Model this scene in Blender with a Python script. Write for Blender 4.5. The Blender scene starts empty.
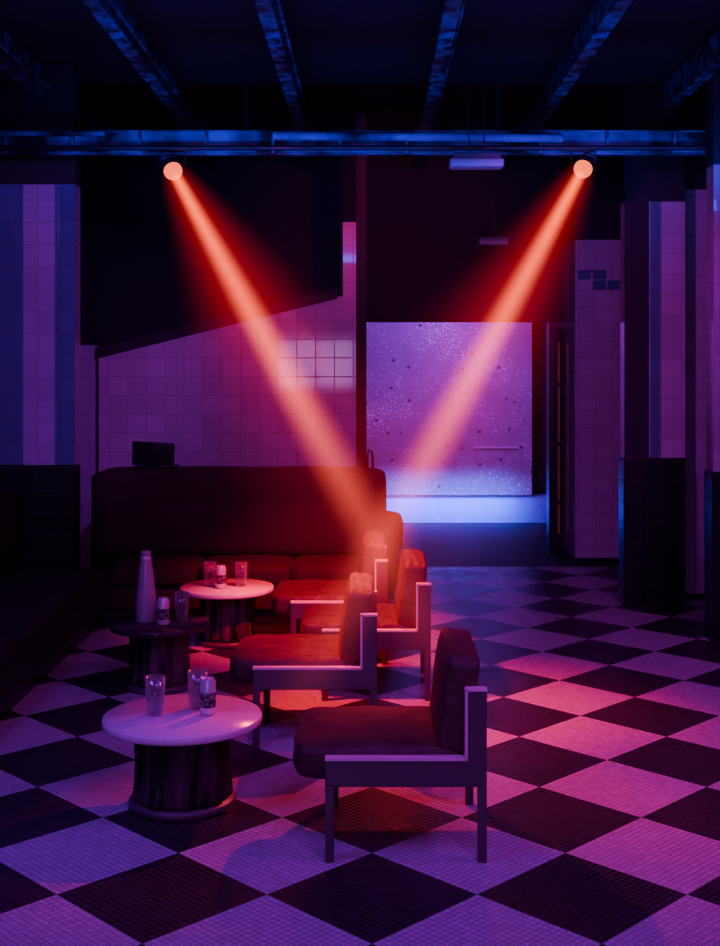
import bpy, bmesh, math, random
from mathutils import Vector, Matrix
random.seed(4)
S=bpy.context.scene
COL=S.collection
H=1.9; F=1230.0; VX=372; VY=367
# ---------------------------------------------------------------- materials
def newmat(name):
    m=bpy.data.materials.new(name); m.use_nodes=True
    nt=m.node_tree; nt.nodes.clear()
    out=nt.nodes.new('ShaderNodeOutputMaterial')
    return m,nt,out
def N(nt,t,**kw):
    n=nt.nodes.new(t)
    for k,v in kw.items(): setattr(n,k,v)
    return n
def math_n(nt,op,a,b=None,c=None,clamp=False):
    n=nt.nodes.new('ShaderNodeMath'); n.operation=op; n.use_clamp=clamp
    for i,v in enumerate((a,b,c)):
        if v is None: continue
        if isinstance(v,(int,float)): n.inputs[i].default_value=v
        else: nt.links.new(v,n.inputs[i])
    return n.outputs[0]
def mixc(nt,fac,a,b):
    n=nt.nodes.new('ShaderNodeMix'); n.data_type='RGBA'
    for s,v in ((n.inputs[0],fac),(n.inputs[6],a),(n.inputs[7],b)):
        if isinstance(v,(int,float)): s.default_value=v
        elif isinstance(v,tuple): s.default_value=(*v,1) if len(v)==3 else v
        else: nt.links.new(v,s)
    return n.outputs[2]
def simple(name,col,rough=.5,metal=0,noise=0.25,nscale=8,bump=0.0,bscale=40,sheen=0,emis=None,es=0,stretch=(1,1,1),contrast=False):
    m,nt,out=newmat(name)
    b=N(nt,'ShaderNodeBsdfPrincipled')
    tc=N(nt,'ShaderNodeTexCoord'); mp=N(nt,'ShaderNodeMapping'); mp.inputs['Scale'].default_value=stretch
    nt.links.new(tc.outputs['Object'],mp.inputs[0])
    nz=N(nt,'ShaderNodeTexNoise'); nz.inputs['Scale'].default_value=nscale; nz.inputs['Detail'].default_value=5
    nt.links.new(mp.outputs[0],nz.inputs['Vector'])
    dark=tuple(c*(1-noise) for c in col); light=tuple(min(1,c*(1+noise)) for c in col)
    f=nz.outputs['Fac']
    if contrast: f=math_n(nt,'MULTIPLY',math_n(nt,'SUBTRACT',f,.42),5.0,clamp=True)
    nt.links.new(mixc(nt,f,dark,light),b.inputs['Base Color'])
    b.inputs['Roughness'].default_value=rough; b.inputs['Metallic'].default_value=metal
    if sheen:
        b.inputs['Sheen Weight'].default_value=sheen; b.inputs['Sheen Roughness'].default_value=.4
        b.inputs['Sheen Tint'].default_value=(1,.25,.25,1)
    if bump:
        n2=N(nt,'ShaderNodeTexNoise'); n2.inputs['Scale'].default_value=bscale; n2.inputs['Detail'].default_value=4
        nt.links.new(mp.outputs[0],n2.inputs['Vector'])
        bp=N(nt,'ShaderNodeBump'); bp.inputs['Strength'].default_value=bump; bp.inputs['Distance'].default_value=.02
        nt.links.new(n2.outputs['Fac'],bp.inputs['Height']); nt.links.new(bp.outputs[0],b.inputs['Normal'])
    if emis:
        b.inputs['Emission Color'].default_value=(*emis,1); b.inputs['Emission Strength'].default_value=es
    nt.links.new(b.outputs[0],out.inputs['Surface'])
    return m

def floor_mat():
    m,nt,out=newmat('checker_mosaic')
    D=.757; side=D/math.sqrt(2)
    g=N(nt,'ShaderNodeNewGeometry'); sp=N(nt,'ShaderNodeSeparateXYZ'); nt.links.new(g.outputs['Position'],sp.inputs[0])
    x=sp.outputs[0]; y=math_n(nt,'SUBTRACT',sp.outputs[1],4.43)
    k=1/(math.sqrt(2)*side)
    u=math_n(nt,'ADD',math_n(nt,'MULTIPLY',math_n(nt,'ADD',x,y),k),.5)
    v=math_n(nt,'ADD',math_n(nt,'MULTIPLY',math_n(nt,'SUBTRACT',x,y),k),.5)
    fu=math_n(nt,'FLOOR',u); fv=math_n(nt,'FLOOR',v)
    par=math_n(nt,'FLOORED_MODULO',math_n(nt,'ADD',fu,fv),2.0)  # 0 -> black
    n=20.0
    def line(c):
        fr=math_n(nt,'FRACT',math_n(nt,'MULTIPLY',c,n))
        d=math_n(nt,'ABSOLUTE',math_n(nt,'SUBTRACT',fr,.5))
        return math_n(nt,'GREATER_THAN',d,.43)
    gr=math_n(nt,'MAXIMUM',line(u),line(v))
    cv=N(nt,'ShaderNodeCombineXYZ')
    nt.links.new(math_n(nt,'FLOOR',math_n(nt,'MULTIPLY',u,n)),cv.inputs[0]); nt.links.new(math_n(nt,'FLOOR',math_n(nt,'MULTIPLY',v,n)),cv.inputs[1])
    wn=N(nt,'ShaderNodeTexWhiteNoise'); nt.links.new(cv.outputs[0],wn.inputs['Vector'])
    wv=wn.outputs['Value']
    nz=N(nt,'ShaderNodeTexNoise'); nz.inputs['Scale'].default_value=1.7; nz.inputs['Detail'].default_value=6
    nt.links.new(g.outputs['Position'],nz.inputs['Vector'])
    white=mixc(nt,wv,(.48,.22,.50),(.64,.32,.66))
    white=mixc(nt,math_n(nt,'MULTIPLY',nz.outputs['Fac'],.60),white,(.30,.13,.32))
    black=mixc(nt,wv,(.008,.005,.009),(.024,.014,.025))
    base=mixc(nt,par,black,white)
    grc=mixc(nt,par,(.045,.024,.046),(.20,.09,.20))
    col=mixc(nt,gr,base,grc)
    b=N(nt,'ShaderNodeBsdfPrincipled')
    nt.links.new(col,b.inputs['Base Color'])
    r=math_n(nt,'ADD',math_n(nt,'MULTIPLY',gr,.4),math_n(nt,'ADD',math_n(nt,'MULTIPLY',nz.outputs['Fac'],.25),.15))
    nt.links.new(r,b.inputs['Roughness'])
    bp=N(nt,'ShaderNodeBump'); bp.inputs['Strength'].default_value=.25; bp.inputs['Distance'].default_value=.002; bp.invert=True
    nt.links.new(math_n(nt,'ADD',gr,math_n(nt,'MULTIPLY',wv,.3)),bp.inputs['Height']); nt.links.new(bp.outputs[0],b.inputs['Normal'])
    nt.links.new(b.outputs[0],out.inputs['Surface'])
    return m

def tile_mat(name,col,grout,size=.165,rough=.06,var=.10):
    m,nt,out=newmat(name)
    g=N(nt,'ShaderNodeNewGeometry'); sp=N(nt,'ShaderNodeSeparateXYZ'); nt.links.new(g.outputs['Position'],sp.inputs[0])
    sn=N(nt,'ShaderNodeSeparateXYZ'); nt.links.new(g.outputs['True Normal'],sn.inputs[0])
    isx=math_n(nt,'GREATER_THAN',math_n(nt,'ABSOLUTE',sn.outputs[0]),.7)
    u=math_n(nt,'ADD',math_n(nt,'MULTIPLY',sp.outputs[1],isx),math_n(nt,'MULTIPLY',sp.outputs[0],math_n(nt,'SUBTRACT',1.0,isx)))
    U=math_n(nt,'DIVIDE',u,size); V=math_n(nt,'DIVIDE',sp.outputs[2],size)
    def line(c):
        fr=math_n(nt,'FRACT',c); d=math_n(nt,'ABSOLUTE',math_n(nt,'SUBTRACT',fr,.5))
        return math_n(nt,'GREATER_THAN',d,.475)
    gr=math_n(nt,'MAXIMUM',line(U),line(V))
    cv=N(nt,'ShaderNodeCombineXYZ'); nt.links.new(math_n(nt,'FLOOR',U),cv.inputs[0]); nt.links.new(math_n(nt,'FLOOR',V),cv.inputs[1])
    wn=N(nt,'ShaderNodeTexWhiteNoise'); nt.links.new(cv.outputs[0],wn.inputs['Vector'])
    c=mixc(nt,wn.outputs['Value'],tuple(x*(1-var) for x in col),tuple(min(1,x*(1+var)) for x in col))
    nz=N(nt,'ShaderNodeTexNoise'); nz.inputs['Scale'].default_value=1.3; nz.inputs['Detail'].default_value=6
    nt.links.new(g.outputs['Position'],nz.inputs['Vector'])
    c=mixc(nt,math_n(nt,'MULTIPLY',nz.outputs['Fac'],.45),c,tuple(x*.5 for x in col))
    col_=mixc(nt,gr,c,grout)
    b=N(nt,'ShaderNodeBsdfPrincipled'); nt.links.new(col_,b.inputs['Base Color'])
    nt.links.new(math_n(nt,'ADD',math_n(nt,'MULTIPLY',gr,.5),rough),b.inputs['Roughness'])
    bp=N(nt,'ShaderNodeBump'); bp.inputs['Strength'].default_value=.3; bp.inputs['Distance'].default_value=.004; bp.invert=True
    nt.links.new(gr,bp.inputs['Height']); nt.links.new(bp.outputs[0],b.inputs['Normal'])
    nt.links.new(b.outputs[0],out.inputs['Surface'])
    return m

def speckle_mat():
    m,nt,out=newmat('speckled_panel')
    g=N(nt,'ShaderNodeNewGeometry')
    b=N(nt,'ShaderNodeBsdfPrincipled')
    nz=N(nt,'ShaderNodeTexNoise'); nz.inputs['Scale'].default_value=1.4; nz.inputs['Detail'].default_value=5
    nt.links.new(g.outputs['Position'],nz.inputs['Vector'])
    n2=N(nt,'ShaderNodeTexNoise'); n2.inputs['Scale'].default_value=52; n2.inputs['Detail'].default_value=3
    nt.links.new(g.outputs['Position'],n2.inputs['Vector'])
    vo=N(nt,'ShaderNodeTexVoronoi'); vo.inputs['Scale'].default_value=7
    nt.links.new(g.outputs['Position'],vo.inputs['Vector'])
    c=mixc(nt,nz.outputs['Fac'],(.20,.12,.24),(.50,.34,.54))
    thr=math_n(nt,'SUBTRACT',.86,math_n(nt,'MULTIPLY',nz.outputs['Fac'],.44))
    sp=math_n(nt,'GREATER_THAN',n2.outputs['Fac'],thr)
    c=mixc(nt,sp,c,(1,1,1))
    c=mixc(nt,math_n(nt,'LESS_THAN',vo.outputs['Distance'],.15),c,(.08,.04,.12))
    nt.links.new(c,b.inputs['Base Color']); b.inputs['Roughness'].default_value=.45
    nt.links.new(b.outputs[0],out.inputs['Surface'])
    return m

def glass_mat():
    m,nt,out=newmat('drinking_glass')
    tr=N(nt,'ShaderNodeBsdfTransparent'); tr.inputs[0].default_value=(.86,.80,.86,1)
    gl=N(nt,'ShaderNodeBsdfGlossy'); gl.inputs['Roughness'].default_value=.12; gl.inputs[0].default_value=(1,1,1,1)
    df=N(nt,'ShaderNodeBsdfDiffuse'); df.inputs[0].default_value=(.8,.65,.75,1)
    lw=N(nt,'ShaderNodeLayerWeight'); lw.inputs[0].default_value=.40
    m1=N(nt,'ShaderNodeMixShader'); m1.inputs[0].default_value=.40
    nt.links.new(gl.outputs[0],m1.inputs[1]); nt.links.new(df.outputs[0],m1.inputs[2])
    m2=N(nt,'ShaderNodeMixShader')
    nt.links.new(math_n(nt,'ADD',math_n(nt,'MULTIPLY',lw.outputs['Facing'],.85),.05,clamp=True),m2.inputs[0])
    nt.links.new(tr.outputs[0],m2.inputs[1]); nt.links.new(m1.outputs[0],m2.inputs[2])
    nt.links.new(m2.outputs[0],out.inputs['Surface']); return m

def emit_mat(name,col,s):
    m,nt,out=newmat(name)
    e=N(nt,'ShaderNodeEmission'); e.inputs[0].default_value=(*col,1); e.inputs[1].default_value=s
    nt.links.new(e.outputs[0],out.inputs['Surface']); return m

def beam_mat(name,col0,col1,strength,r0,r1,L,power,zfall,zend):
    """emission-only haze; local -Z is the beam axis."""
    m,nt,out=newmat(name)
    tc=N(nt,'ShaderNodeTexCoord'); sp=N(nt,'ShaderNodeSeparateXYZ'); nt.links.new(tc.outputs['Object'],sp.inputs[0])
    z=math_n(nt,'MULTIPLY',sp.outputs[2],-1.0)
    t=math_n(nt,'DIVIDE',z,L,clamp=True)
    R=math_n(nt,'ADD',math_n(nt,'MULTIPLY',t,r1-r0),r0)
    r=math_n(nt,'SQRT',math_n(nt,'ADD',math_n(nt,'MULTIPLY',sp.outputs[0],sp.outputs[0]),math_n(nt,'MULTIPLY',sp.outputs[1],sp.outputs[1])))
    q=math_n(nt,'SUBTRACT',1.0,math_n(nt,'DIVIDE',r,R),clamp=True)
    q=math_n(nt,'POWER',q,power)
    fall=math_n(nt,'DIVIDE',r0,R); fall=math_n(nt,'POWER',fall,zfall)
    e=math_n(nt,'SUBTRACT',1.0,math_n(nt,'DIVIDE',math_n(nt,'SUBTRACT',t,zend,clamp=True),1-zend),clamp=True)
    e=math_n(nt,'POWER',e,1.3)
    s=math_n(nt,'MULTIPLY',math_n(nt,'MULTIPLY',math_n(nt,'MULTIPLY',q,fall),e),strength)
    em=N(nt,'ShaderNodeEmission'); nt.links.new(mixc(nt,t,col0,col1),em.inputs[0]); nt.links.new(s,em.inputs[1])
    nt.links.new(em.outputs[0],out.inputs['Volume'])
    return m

M_floor=floor_mat()
M_tile=tile_mat('white_glazed_tile',(.46,.22,.45),(.28,.13,.27))
M_tileL=tile_mat('tinted_glazed_tile',(.36,.16,.42),(.24,.10,.27))
M_tileB=tile_mat('blue_glazed_tile',(.08,.04,.24),(.05,.03,.14),rough=.2)
M_wains=tile_mat('black_glazed_tile',(.007,.005,.009),(.013,.010,.015),rough=.35)
M_dark=simple('dark_paint',(.012,.007,.013),.75,bump=.2,bscale=20)
M_ceil=simple('black_ceiling',(.005,.009,.009),.9,bump=.3,bscale=6)
M_cor=simple('dark_screed',(.018,.010,.018),.6,noise=.5)
M_speck=speckle_mat()
M_ledge=simple('ledge_lit_blue',(.20,.22,.85),.5)  # the LED strip's blue light is put into the base colour
M_rail=simple('rail_paint',(.6,.5,.7),.5)
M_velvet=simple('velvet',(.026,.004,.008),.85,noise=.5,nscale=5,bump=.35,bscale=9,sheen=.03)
M_velvetd=simple('velvet_shaded',(.004,.003,.005),.9,noise=.5,nscale=5,bump=.35,bscale=9)  # darker copy of velvet; shade on the return painted into its colour
M_chairv=simple('chair_velvet',(.075,.008,.020),.6,noise=.75,nscale=9,bump=1.0,bscale=10,sheen=.08,stretch=(1,2,1))
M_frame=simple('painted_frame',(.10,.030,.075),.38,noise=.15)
M_edge=simple('edge_highlight',(.90,.46,.62),.4,noise=.1)  # pale pink strips paint the highlight along the chair frames
M_top=simple('table_laminate',(.85,.52,.66),.22,noise=.08)
M_topd=simple('dark_table_top',(.05,.022,.035),.18,noise=.2)
M_bark=simple('charred_wood',(.050,.020,.030),.5,noise=.95,nscale=20,bump=1.0,bscale=26,stretch=(1,1,.12),contrast=True)
M_black=simple('black_metal',(.015,.015,.018),.4,metal=.3)
M_joist=simple('joist_paint',(.028,.055,.12),.8,noise=.95,nscale=9,bump=.6,bscale=25,contrast=True)
M_truss=simple('truss_blue_mottle',(.040,.075,.20),.8,metal=.0,noise=.97,nscale=2.2,bump=.4,bscale=12,contrast=True)  # dark and blue mottling painted in for uneven blue light
M_glass=glass_mat()
M_can=simple('can_aluminium',(.75,.62,.72),.3,metal=.4,noise=.1)
M_label=simple('can_label',(.16,.10,.14),.4,noise=.9,nscale=60,contrast=True)
M_bottle=simple('frosted_bottle',(.42,.18,.36),.2,noise=.4,nscale=3)
M_lens=emit_mat('lamp_lens',(1,.12,.040),2.4)
M_amber=simple('door_edge_glow',(.25,.10,.05),.3,emis=(1,.3,.06),es=.02)  # faint emission stands in for light along the door edge
M_screen=simple('black_plastic',(.012,.012,.014),.3)
M_fix=simple('lamp_diffuser',(.10,.05,.11),.6,emis=(.40,.05,.6),es=.06)
M_window=emit_mat('window_glow',(.75,.30,1.0),9)

# ---------------------------------------------------------------- mesh helpers
def link(o,parent=None):
    COL.objects.link(o)
    if parent: o.parent=parent
    return o
def empty(name,loc=(0,0,0)):
    e=bpy.data.objects.new(name,None); e.location=loc; e.empty_display_size=.1
    COL.objects.link(e); return e
def meshobj(name,bm,mats,parent=None,smooth=False):
    me=bpy.data.meshes.new(name); bmesh.ops.recalc_face_normals(bm,faces=bm.faces[:]); bm.to_mesh(me); bm.free()
    if not isinstance(mats,(list,tuple)): mats=[mats]
    for m in mats: me.materials.append(m)
    if smooth:
        for p in me.polygons: p.use_smooth=True
    return link(bpy.data.objects.new(name,me),parent)
def box(name,x0,x1,y0,y1,z0,z1,mat,parent=None,bevel=0,seg=3,smooth=False):
    bm=bmesh.new()
    bmesh.ops.create_cube(bm,size=1)
    cx,cy,cz=(x0+x1)/2,(y0+y1)/2,(z0+z1)/2
    for v in bm.verts: v.co=Vector((v.co.x*(x1-x0),v.co.y*(y1-y0),v.co.z*(z1-z0)))
    if bevel: bmesh.ops.bevel(bm,geom=bm.edges[:],offset=bevel,segments=seg,profile=.5,affect='EDGES')
    o=meshobj(name,bm,mat,parent,smooth=bool(bevel))
    o.location=(cx,cy,cz)
    return o
def poly_prism(name,pts,y0,y1,mat,parent=None,bevel=0):
    bm=bmesh.new()
    a=[bm.verts.new((x,y0,z)) for x,z in pts]; b=[bm.verts.new((x,y1,z)) for x,z in pts]
    bm.faces.new(a); bm.faces.new(b[::-1]); n=len(pts)
    for i in range(n): bm.faces.new((a[i],b[i],b[(i+1)%n],a[(i+1)%n]))
    if bevel: bmesh.ops.bevel(bm,geom=bm.edges[:],offset=bevel,segments=2,affect='EDGES')
    return meshobj(name,bm,mat,parent)
def lathe(name,prof,mat,parent=None,seg=48,rfun=None,smooth=True):
    bm=bmesh.new(); rings=[]
    for r,z in prof:
        if r<1e-6: rings.append([bm.verts.new((0,0,z))])
        else:
            ring=[]
            for i in range(seg):
                a=2*math.pi*i/seg; rr=r*(rfun(a,z) if rfun else 1)
                ring.append(bm.verts.new((rr*math.cos(a),rr*math.sin(a),z)))
            rings.append(ring)
    for A,B in zip(rings[:-1],rings[1:]):
        for i in range(seg):
            j=(i+1)%seg
            if len(A)==1 and len(B)==1: continue
            if len(A)==1: bm.faces.new((A[0],B[j],B[i]))
            elif len(B)==1: bm.faces.new((A[i],A[j],B[0]))
            else: bm.faces.new((A[i],A[j],B[j],B[i]))
    return meshobj(name,bm,mat,parent,smooth)
def tube(name,pts,r,mat,parent=None):
    cu=bpy.data.curves.new(name,'CURVE'); cu.dimensions='3D'; cu.bevel_depth=r; cu.bevel_resolution=3; cu.use_fill_caps=True
    sp=cu.splines.new('POLY'); sp.points.add(len(pts)-1)
    for p,q in zip(sp.points,pts): p.co=(*q,1)
    cu.materials.append(mat)
    return link(bpy.data.objects.new(name,cu),parent)
def cushion(name,x0,x1,y0,y1,z0,z1,mat,parent,rad=.05,puff=.02,tilt=0,seed=0):
    bm=bmesh.new(); bmesh.ops.create_cube(bm,size=1)
    bmesh.ops.subdivide_edges(bm,edges=bm.edges[:],cuts=9,use_grid_fill=True)
    sx,sy,sz=x1-x0,y1-y0,z1-z0
    rng=random.Random(seed); ph=[rng.uniform(0,6) for _ in range(6)]
    for v in bm.verts:
        p=Vector((v.co.x*sx,v.co.y*sy,v.co.z*sz)); h=Vector((sx/2-rad,sy/2-rad,sz/2-rad))
        c=Vector((max(-h.x,min(h.x,p.x)),max(-h.y,min(h.y,p.y)),max(-h.z,min(h.z,p.z))))
        d=p-c
        if d.length>1e-6: p=c+d.normalized()*rad
        u,w,t=v.co.x*2,v.co.y*2,v.co.z*2
        n=p.copy()
        k=puff*(1-u*u)*(1-w*w)
        if abs(t)>.99: n.z+=k*t+.004*math.sin(9*u+ph[0]+3*w)+.004*math.sin(11*w+ph[1]+2*u)
        k2=puff*(1-u*u)*(1-t*t)
        if abs(w)>.99: n.y+=k2*w*.6
        k3=puff*(1-w*w)*(1-t*t)
        if abs(u)>.99: n.x+=k3*u+.003*math.sin(8*w+ph[2]+4*t)
        v.co=n
    o=meshobj(name,bm,mat,parent,True); o.location=((x0+x1)/2,(y0+y1)/2,(z0+z1)/2)
    o.rotation_euler=(0,tilt,0)
    m=o.modifiers.new('sub','SUBSURF'); m.levels=1; m.render_levels=1
    return o

# ---------------------------------------------------------------- room shell
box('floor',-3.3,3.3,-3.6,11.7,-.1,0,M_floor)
box('floor_corridor',-3.3,3.3,11.7,15.5,-.1,0,M_cor)
box('ceiling',-3.3,3.3,-3.6,15.5,4.15,4.25,M_ceil)
box('wall_left',-3.4,-3.3,-3.6,15.5,-.1,4.25,M_dark)
box('wall_right',3.3,3.4,-3.6,15.5,-.1,4.25,M_dark)
box('wall_front',-3.4,3.4,-3.7,-3.6,-.1,4.25,M_dark)
box('wall_back',-3.4,3.4,15.5,15.6,-.1,4.25,M_dark)
p=empty('display_panel')
box('panel',-.3,1.97,15.15,15.495,.32,2.75,M_speck,p)
box('rail',1.25,1.80,15.13,15.15,.90,.915,M_rail,p)
box('window_ledge',-.6,2.4,14.95,15.49,.0,.30,M_ledge,bevel=.01)
box('wall_header',-.07,3.29,12.5,12.7,2.36,4.14,M_dark)
box('wall_inner',-3.29,-.07,12.5,12.7,0,4.14,M_dark)
d=empty('door_1')
box('jamb_a',1.80,1.86,12.5,12.7,0,2.3,M_black,d)
box('jamb_b',2.10,2.18,12.5,12.7,0,2.3,M_black,d)
box('head',1.80,2.18,12.5,12.7,2.28,2.355,M_black,d)
box('leaf',1.86,2.09,12.55,12.6,.01,2.28,M_dark,d)
box('lit_edge_strip',1.895,1.915,12.535,12.549,.2,2.15,M_amber,d)
for i,zz in enumerate((.5,1.1,1.7)): box('rail_%d'%i,1.86,2.09,12.52,12.535,zz,zz+.04,M_black,d)
box('trim_1',2.18,2.5,12.5,12.7,0,2.355,M_dark)

def pier(name,x0,x1,y0,y1,wains,zt,mat=M_tile):
    e=empty(name)
    if wains>0: box('wainscot',x0-.015,x1,y0-.015,y1,0,wains,M_wains,e)
    box('tiles',x0,x1,y0,y1,wains,zt,mat,e)
    box('upper',x0,x1,y0+.002,y1,zt,4.14,M_dark,e)
    return e
e=pier('wall_pier',1.95,2.44,11.8,12.49,.07,3.12)
for i in range(3):
    for j in range(2):
        if (i+j)%3: box('accent_%d%d'%(i,j),1.97+i*.145,2.10+i*.145,11.79,11.80,2.64+j*.1,2.73+j*.1,M_tileB,e)
box('wall_side',2.46,3.29,10.3,11.79,0,4.14,M_dark)
e=pier('wall_pier',2.02,2.5,9.82,10.0,1.175,3.22)
box('blue_strip',2.015,2.21,9.812,9.822,1.18,3.22,M_dark,e)
box('blue_strip_b',2.22,2.30,9.812,9.822,1.18,3.22,M_tileB,e)
pier('wall_pier',2.51,3.29,10.05,10.28,.05,3.35)
e=pier('wall_pier',2.36,3.29,8.5,8.68,1.175,3.3,M_tileL)
e=pier('wall_pier',-3.29,-2.2,9.1,9.28,1.175,3.25,M_tileL)
box('blue_strip',-2.34,-2.195,9.09,9.1,1.18,3.25,M_tileB,e)
box('blue_strip_b',-2.80,-2.58,9.09,9.1,1.18,3.25,M_tileB,e)
box('side_wall',-3.29,-2.7,9.28,10.95,0,4.14,M_dark,e)
e=empty('stair_partition')
poly_prism('tiles',[(-2.40,0),(-.325,0),(-.325,2.50),(-2.40,1.98)],10.8,10.95,M_tile,e)
poly_prism('cap',[(-2.42,1.98),(-.30,2.51),(-.30,2.59),(-2.42,2.06)],10.76,10.99,M_dark,e)
box('post',-.255,-.14,10.78,10.95,0,3.17,M_tile,e)
box('post_gap',-.325,-.255,10.80,10.95,0,2.52,M_tile,e)
box('post_dark',-.14,-.05,10.8,11.1,0,4.14,M_dark,e)
box('side_panel',-2.68,-2.43,10.8,10.95,0,2.09,M_tileL,e)
tube('handrail',[(-.04,10.7,0),(-.04,10.7,1.12),(-.03,10.7,1.18),(0,10.7,1.16),(.01,10.7,1.0),(.01,10.7,0)],.012,M_black)

def window(name,x0,x1,z0,z1):
    w=empty(name)
    box('pane',x0,x1,-3.59,-3.57,z0,z1,M_window,w)
    t=.05
    box('frame_top',x0-t,x1+t,-3.59,-3.53,z1,z1+t,M_black,w); box('frame_bottom',x0-t,x1+t,-3.59,-3.53,z0-t,z0,M_black,w)
    box('frame_left',x0-t,x0,-3.59,-3.53,z0,z1,M_black,w); box('frame_right',x1,x1+t,-3.59,-3.53,z0,z1,M_black,w)
    box('mullion',(x0+x1)/2-.025,(x0+x1)/2+.025,-3.57,-3.53,z0,z1,M_black,w)
window('unseen_window',-1.9,-.35,1.5,2.45)  # unseen window behind the camera, added for its reflection in the tiles

# ---------------------------------------------------------------- ceiling structure
for x in (-2.45,-1.54,-.60,.45,1.38,2.3):
    e=empty('ceiling_joist')
    box('web',x-.012,x+.012,-3.0,12.4,3.92,4.13,M_joist,e)
    box('flange',x-.045,x+.045,-3.0,12.4,3.90,3.92,M_joist,e)
    tube('conduit',[(x+.07,-3,3.96),(x+.07,12.4,3.96)],.012,M_joist,e)
e=empty('lighting_truss')
box('beam_web',-3.29,3.29,8.8,8.83,3.43,3.58,M_truss,e)
box('beam_bottom',-3.29,3.29,8.78,8.85,3.42,3.43,M_truss,e)
box('beam_top',-3.29,3.29,8.78,8.85,3.58,3.59,M_truss,e)
tube('pipe',[(-3.29,8.70,3.45),(3.29,8.70,3.45)],.018,M_black,e)
tube('pipe_b',[(-.7,8.72,3.54),(1.35,8.72,3.52)],.03,M_truss,e)
tube('pipe_c',[(-3.29,8.74,3.56),(-1.9,8.74,3.56)],.02,M_truss,e)
for i in range(14):
    x=-3.1+i*.477
    box('stiffener_%d'%i,x,x+.02,8.76,8.80,3.43,3.58,M_truss,e)
for i,x in enumerate((-2.6,-.9,.9,2.6)): tube('hanger_%d'%i,[(x,8.81,3.59),(x,8.81,4.14)],.008,M_black,e)
e=empty('ceiling_fixture',(0,0,0))
box('body',.54,.86,8.2,8.32,3.29,3.33,M_black,e)
box('diffuser',.52,.88,8.18,8.34,3.235,3.29,M_fix,e,bevel=.012)
tube('rod_a',[(.65,8.26,3.33),(.65,8.26,4.14)],.004,M_black,e); tube('rod_b',[(.75,8.26,3.33),(.75,8.26,4.14)],.004,M_black,e)
e=empty('ceiling_fixture',(0,0,0))
box('body',.98,1.24,11.2,11.3,3.05,3.08,M_black,e); box('diffuser',.98,1.24,11.19,11.31,3.02,3.05,M_fix,e,bevel=.008)
tube('rod_a',[(1.11,11.25,3.08),(1.11,11.25,4.14)],.004,M_black,e)

# ---------------------------------------------------------------- stage lights with haze beams
def stage_light(loc,target,energy,seed):
    loc=Vector(loc); target=Vector(target); d=target-loc; L=d.length
    q=d.to_track_quat('-Z','Y')
    root=empty('stage_light',loc)
    head=bpy.data.objects.new('head',None); link(head,root); head.rotation_mode='QUATERNION'; head.rotation_quaternion=q
    lathe('housing',[(0,.24),(.045,.235),(.060,.21),(.062,.04),(.064,.02),(.064,.0)],M_black,head)
    lathe('lens',[(0,-.066)]+[(.066*math.sin(a),-.066*math.cos(a)) for a in [math.radians(k) for k in range(10,101,10)]]+[(0,.014)],M_lens,head)
    for k in range(3): lathe('fin_%d'%k,[(.060,.09+k*.04),(.072,.095+k*.04),(.072,.105+k*.04),(.060,.11+k*.04)],M_black,head)
    tube('yoke',[(-.085,0,.05),(-.085,0,.13),(.085,0,.13),(.085,0,.05)],.006,M_black,root)
    tube('clamp',[(0,0,.13),(0,-.05,3.44-loc.z)],.010,M_black,root)
    ld=bpy.data.lights.new('beam_light','SPOT'); ld.energy=energy; ld.color=(1,.05,.05); ld.spot_size=math.radians(20); ld.spot_blend=.8; ld.shadow_soft_size=.03
    lo=bpy.data.objects.new('beam_light',ld); link(lo,head); lo.location=(0,0,-.10)
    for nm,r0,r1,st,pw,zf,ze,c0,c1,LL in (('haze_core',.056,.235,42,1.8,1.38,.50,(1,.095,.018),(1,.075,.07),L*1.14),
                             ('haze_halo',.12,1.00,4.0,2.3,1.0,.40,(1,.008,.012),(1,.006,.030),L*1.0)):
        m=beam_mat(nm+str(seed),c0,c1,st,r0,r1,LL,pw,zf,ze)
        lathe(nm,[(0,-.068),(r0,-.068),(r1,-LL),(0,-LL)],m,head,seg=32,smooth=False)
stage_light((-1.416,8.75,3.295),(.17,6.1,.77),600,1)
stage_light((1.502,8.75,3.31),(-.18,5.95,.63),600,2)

# ---------------------------------------------------------------- chairs (back towards +X)
def chair(xl,y0,seed):
    W=.66; Dp=.62
    root=empty('lounge_chair',(xl,y0,0))
    for k,(ya,yb) in enumerate(((0,.04),(W-.04,W))):
        pts=[(0,.29),(Dp,.29),(Dp,.66),(Dp-.075,.66),(Dp-.075,.395),(0,.395)]
        poly_prism('side_frame_%d'%k,pts,ya,yb,M_frame,root,bevel=.004)
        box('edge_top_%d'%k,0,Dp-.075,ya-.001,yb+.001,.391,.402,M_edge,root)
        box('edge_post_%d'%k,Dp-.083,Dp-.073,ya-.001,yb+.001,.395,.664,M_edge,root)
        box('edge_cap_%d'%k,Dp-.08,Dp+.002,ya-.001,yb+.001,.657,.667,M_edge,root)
        box('leg_front_%d'%k,.0,.034,ya,yb,0,.30,M_frame,root,bevel=.003)
        box('leg_back_%d'%k,Dp-.034,Dp,ya,yb,0,.30,M_frame,root,bevel=.003)
    box('rail_front',.02,.05,.04,W-.04,.28,.33,M_frame,root); box('rail_back',Dp-.05,Dp-.02,.04,W-.04,.28,.36,M_frame,root)
    cushion('seat',-.125,Dp-.07,.042,W-.042,.29,.445,M_chairv,root,rad=.055,puff=.012,seed=seed)
    c=cushion('backrest',Dp-.19,Dp-.05,.042,W-.042,.40,.78,M_chairv,root,rad=.028,puff=.010,tilt=.13,seed=seed+9)
    c.location.x+=.015
    return root
chair(-.18,4.71,1); chair(-.595,6.13,2); chair(-.285,7.0,3); chair(-.52,7.85,4)

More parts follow.
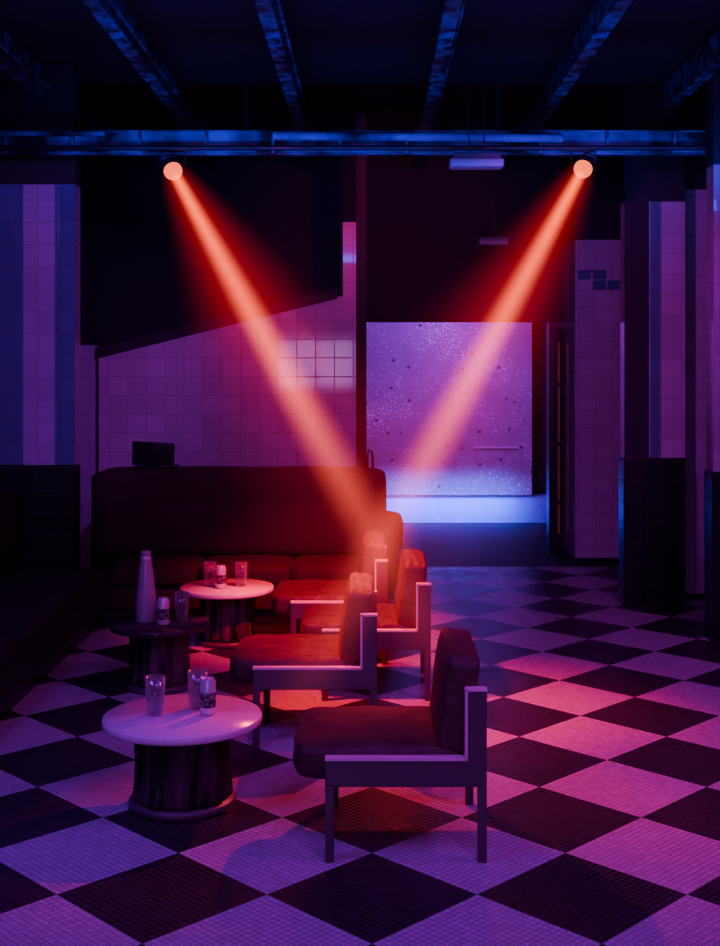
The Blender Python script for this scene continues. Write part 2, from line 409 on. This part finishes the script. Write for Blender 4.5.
# ---------------------------------------------------------------- tables
def table(x,y,z,r,top,seed):
    root=empty('round_side_table',(x,y,0))
    rng=random.Random(seed); ph=[rng.uniform(0,6.28) for _ in range(5)]
    def rf(a,zz): return 1+.028*math.sin(9*a+ph[0]+2.5*zz)+.022*math.sin(17*a+ph[1]-4*zz)+.015*math.sin(31*a+ph[2])
    rd=r*.60
    lathe('drum',[(0,.03),(rd*.98,.03),(rd*1.0,.06),(rd*.97,.12),(rd*.95,.2),(rd*.97,z-.08),(rd,z-.035),(0,z-.035)],M_bark,root,seg=144,rfun=rf)
    lathe('plinth',[(0,0),(rd*1.12,0),(rd*1.12,.026),(rd*1.09,.034),(0,.034)],M_frame,root,seg=64)
    lathe('top',[(0,z-.034),(r*.975,z-.034),(r*.997,z-.028),(r,z-.02),(r,z-.008),(r*.99,z),(0,z)],top,root,seg=96)
    return root
TZ=.385
table(-.825,5.36,TZ,.345,M_top,1)
table(-1.262,7.31,TZ,.295,M_topd,2)
table(-1.0,8.5,TZ,.322,M_top,3)
def glass(x,y,z=TZ,h=.155,r=.042):
    root=empty('drinking_glass',(x,y,z+.001))
    lathe('body',[(0,0),(r*.78,0),(r*.8,.004),(r*.9,h*.4),(r,h),(r-.0035,h),(r*.9-.0035,h*.4),(r*.76,.014),(0,.012)],M_glass,root,seg=40,rfun=lambda a,zz:1+.012*math.cos(10*a))
def can(x,y,z=TZ,h=.15,r=.032):
    root=empty('drink_can',(x,y,z+.001))
    lathe('body',[(0,.004),(r*.75,.003),(r*.8,0),(r,.012),(r,h-.016),(r*.82,h-.003),(r*.8,h),(r*.76,h-.004),(0,h-.005)],M_can,root,seg=40)
    lathe('label',[(r+.0006,.035),(r+.0006,h-.06)],M_label,root,seg=40)
    lathe('tab',[(0,h-.002),(.01,h-.002),(.01,h-.004),(0,h-.004)],M_can,root,seg=12)
glass(-.945,5.36,h=.165,r=.045); glass(-.775,5.46,h=.165,r=.045); can(-.715,5.36,r=.034,h=.16)
def bottle(x,y):
    root=empty('water_bottle',(x,y,TZ+.001))
    r=.060;h=.42
    lathe('body',[(0,0),(r*.92,0),(r,.008),(r,.08),(r*.92,.18),(r*.74,.29),(r*.58,.35),(r*.48,.385),(r*.46,.40),(r*.50,.402),(r*.48,h),(0,h)],M_bottle,root,seg=48)
    lathe('band',[(r*.54,.37),(r*.56,.372),(r*.54,.385),(r*.50,.387)],M_can,root,seg=32)
bottle(-1.345,7.32); can(-1.225,7.22,h=.16,r=.038); glass(-1.14,7.36,h=.165,r=.045)
glass(-1.12,8.5,h=.165,r=.044); can(-1.035,8.42,h=.155,r=.037); glass(-.905,8.5,h=.165,r=.044)

# ---------------------------------------------------------------- banquettes
e=empty('banquette_sofa')
box('base',-2.17,.04,9.05,9.85,0,.12,M_black,e)
box('body',-2.18,.08,9.0,9.85,.12,.30,M_velvet,e,bevel=.02)
xs=[-1.93,-1.27,-.6,.09]
for i in range(3): cushion('seat_%d'%i,xs[i]+.004,xs[i+1]-.004,8.96,9.55,.29,.45,M_velvet,e,rad=.05,puff=.012,seed=i)
cushion('backrest',-2.18,.11,9.5,9.95,.40,1.10,M_velvet,e,rad=.04,puff=.003,seed=8)
box('back_panel',-2.18,.09,9.86,9.98,0,.95,M_velvet,e,bevel=.02)
cushion('back_roll',-2.1,.10,9.44,9.60,.46,.86,M_velvet,e,rad=.05,puff=.01,seed=7)
e=empty('banquette_sofa')
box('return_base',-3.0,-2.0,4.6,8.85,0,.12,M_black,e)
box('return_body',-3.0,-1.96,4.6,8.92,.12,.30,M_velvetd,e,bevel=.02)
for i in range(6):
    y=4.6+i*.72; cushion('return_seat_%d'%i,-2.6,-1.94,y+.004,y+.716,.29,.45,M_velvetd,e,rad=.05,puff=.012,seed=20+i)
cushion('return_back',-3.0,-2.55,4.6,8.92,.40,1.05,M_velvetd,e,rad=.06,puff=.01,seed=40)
e=empty('bench_sofa')
box('body',-2.3,.22,10.02,10.6,.08,.42,M_velvet,e,bevel=.03)
cushion('back',-2.3,.245,10.02,10.25,.35,.73,M_velvet,e,rad=.09,puff=.01,seed=60)
box('base',-2.25,.18,10.06,10.56,0,.09,M_black,e)

e=empty('laptop',(-1.70,9.72,1.112))
box('base',-.16,.16,-.11,.11,0,.016,M_screen,e,bevel=.004)
s=box('lid',-.165,.165,-.008,.008,0,.19,M_screen,e,bevel=.004); s.location=(-.01,-.10,.108); s.rotation_euler=(math.radians(12),math.radians(3),0)

# ---------------------------------------------------------------- lights
def area(name,loc,target,size,energy,col,sy=None,spread=180):
    l=bpy.data.lights.new(name,'AREA'); l.energy=energy; l.color=col; l.size=size; l.spread=math.radians(spread)
    if sy: l.shape='RECTANGLE'; l.size_y=sy
    o=bpy.data.objects.new(name,l); o.location=loc
    o.rotation_euler=(Vector(target)-Vector(loc)).to_track_quat('-Z','Y').to_euler(); COL.objects.link(o)
def spot(name,loc,target,energy,col,ang,blend=.6,soft=.06):
    l=bpy.data.lights.new(name,'SPOT'); l.energy=energy; l.color=col; l.spot_size=math.radians(ang); l.spot_blend=blend; l.shadow_soft_size=soft
    o=bpy.data.objects.new(name,l); o.location=loc
    o.rotation_euler=(Vector(target)-Vector(loc)).to_track_quat('-Z','Y').to_euler(); COL.objects.link(o)
area('purple_wash',(0.8,2.2,3.8),(0.6,5.6,0),1.6,42,(.48,.0,1.0),spread=120)
area('blue_wash',(-2.4,3.2,3.6),(-1.2,5.2,0),1.0,24,(.16,.0,1.0),spread=110)
area('magenta_wash',(2.6,4.5,3.7),(1.4,7.5,0),1.0,32,(.66,.0,.82),spread=110)
spot('wall_wash_right',(0.4,6.5,3.3),(2.4,10.6,1.9),205,(.60,.0,.85),48)
spot('wall_wash_left',(-.8,6.3,3.3),(-2.6,9.5,2.2),200,(.36,.0,1.0),48)
spot('partition_wash',(-.6,8.2,3.4),(-.9,10.9,1.75),62,(.64,.0,.58),75)
area('corridor_light',(.9,13.6,3.3),(.9,15.4,1.5),1.5,36,(.45,.04,1.0),spread=110)
area('ledge_light',(.9,14.3,.55),(.9,14.96,.15),1.6,24,(.04,.12,1.0),.15,spread=80)
area('ceiling_uplight',(0,7.4,3.3),(0,7.6,4.2),4.5,22,(.0,.03,1.0),.4)
area('ceiling_uplight_b',(0,4.6,3.5),(0,5.2,4.2),4.5,11,(.0,.03,1.0),.3)
area('truss_light',(.3,7.9,3.1),(.3,8.8,3.5),4.5,18,(.0,.05,1.0),.1,spread=90)
spot('red_floor_spot',(-.9,8.75,3.35),(.85,6.35,0),720,(1,.055,.05),32,.8,.03)
spot('red_sofa_spot',(.6,6.6,3.5),(-.30,8.5,.35),1900,(1,.010,.022),36,.9)
spot('red_centre_spot',(-1.5,6.6,3.5),(.1,6.9,.4),1500,(1,.012,.03),36,.8)
spot('red_haze_fill',(.3,9.2,3.6),(.2,12.5,2.9),90,(1,.01,.03),70,.9)
w=bpy.data.worlds.new('world'); S.world=w; w.use_nodes=True
w.node_tree.nodes['Background'].inputs[0].default_value=(.02,.01,.05,1); w.node_tree.nodes['Background'].inputs[1].default_value=.3

# ---------------------------------------------------------------- camera
c=bpy.data.cameras.new('camera'); co=bpy.data.objects.new('camera',c); COL.objects.link(co)
co.location=(0,0,H); co.rotation_euler=(math.radians(90),0,0)
c.sensor_fit='HORIZONTAL'; c.sensor_width=36; c.lens=36*F/720
c.shift_x=-(VX-360)/720; c.shift_y=-(473-VY)/720
S.camera=co
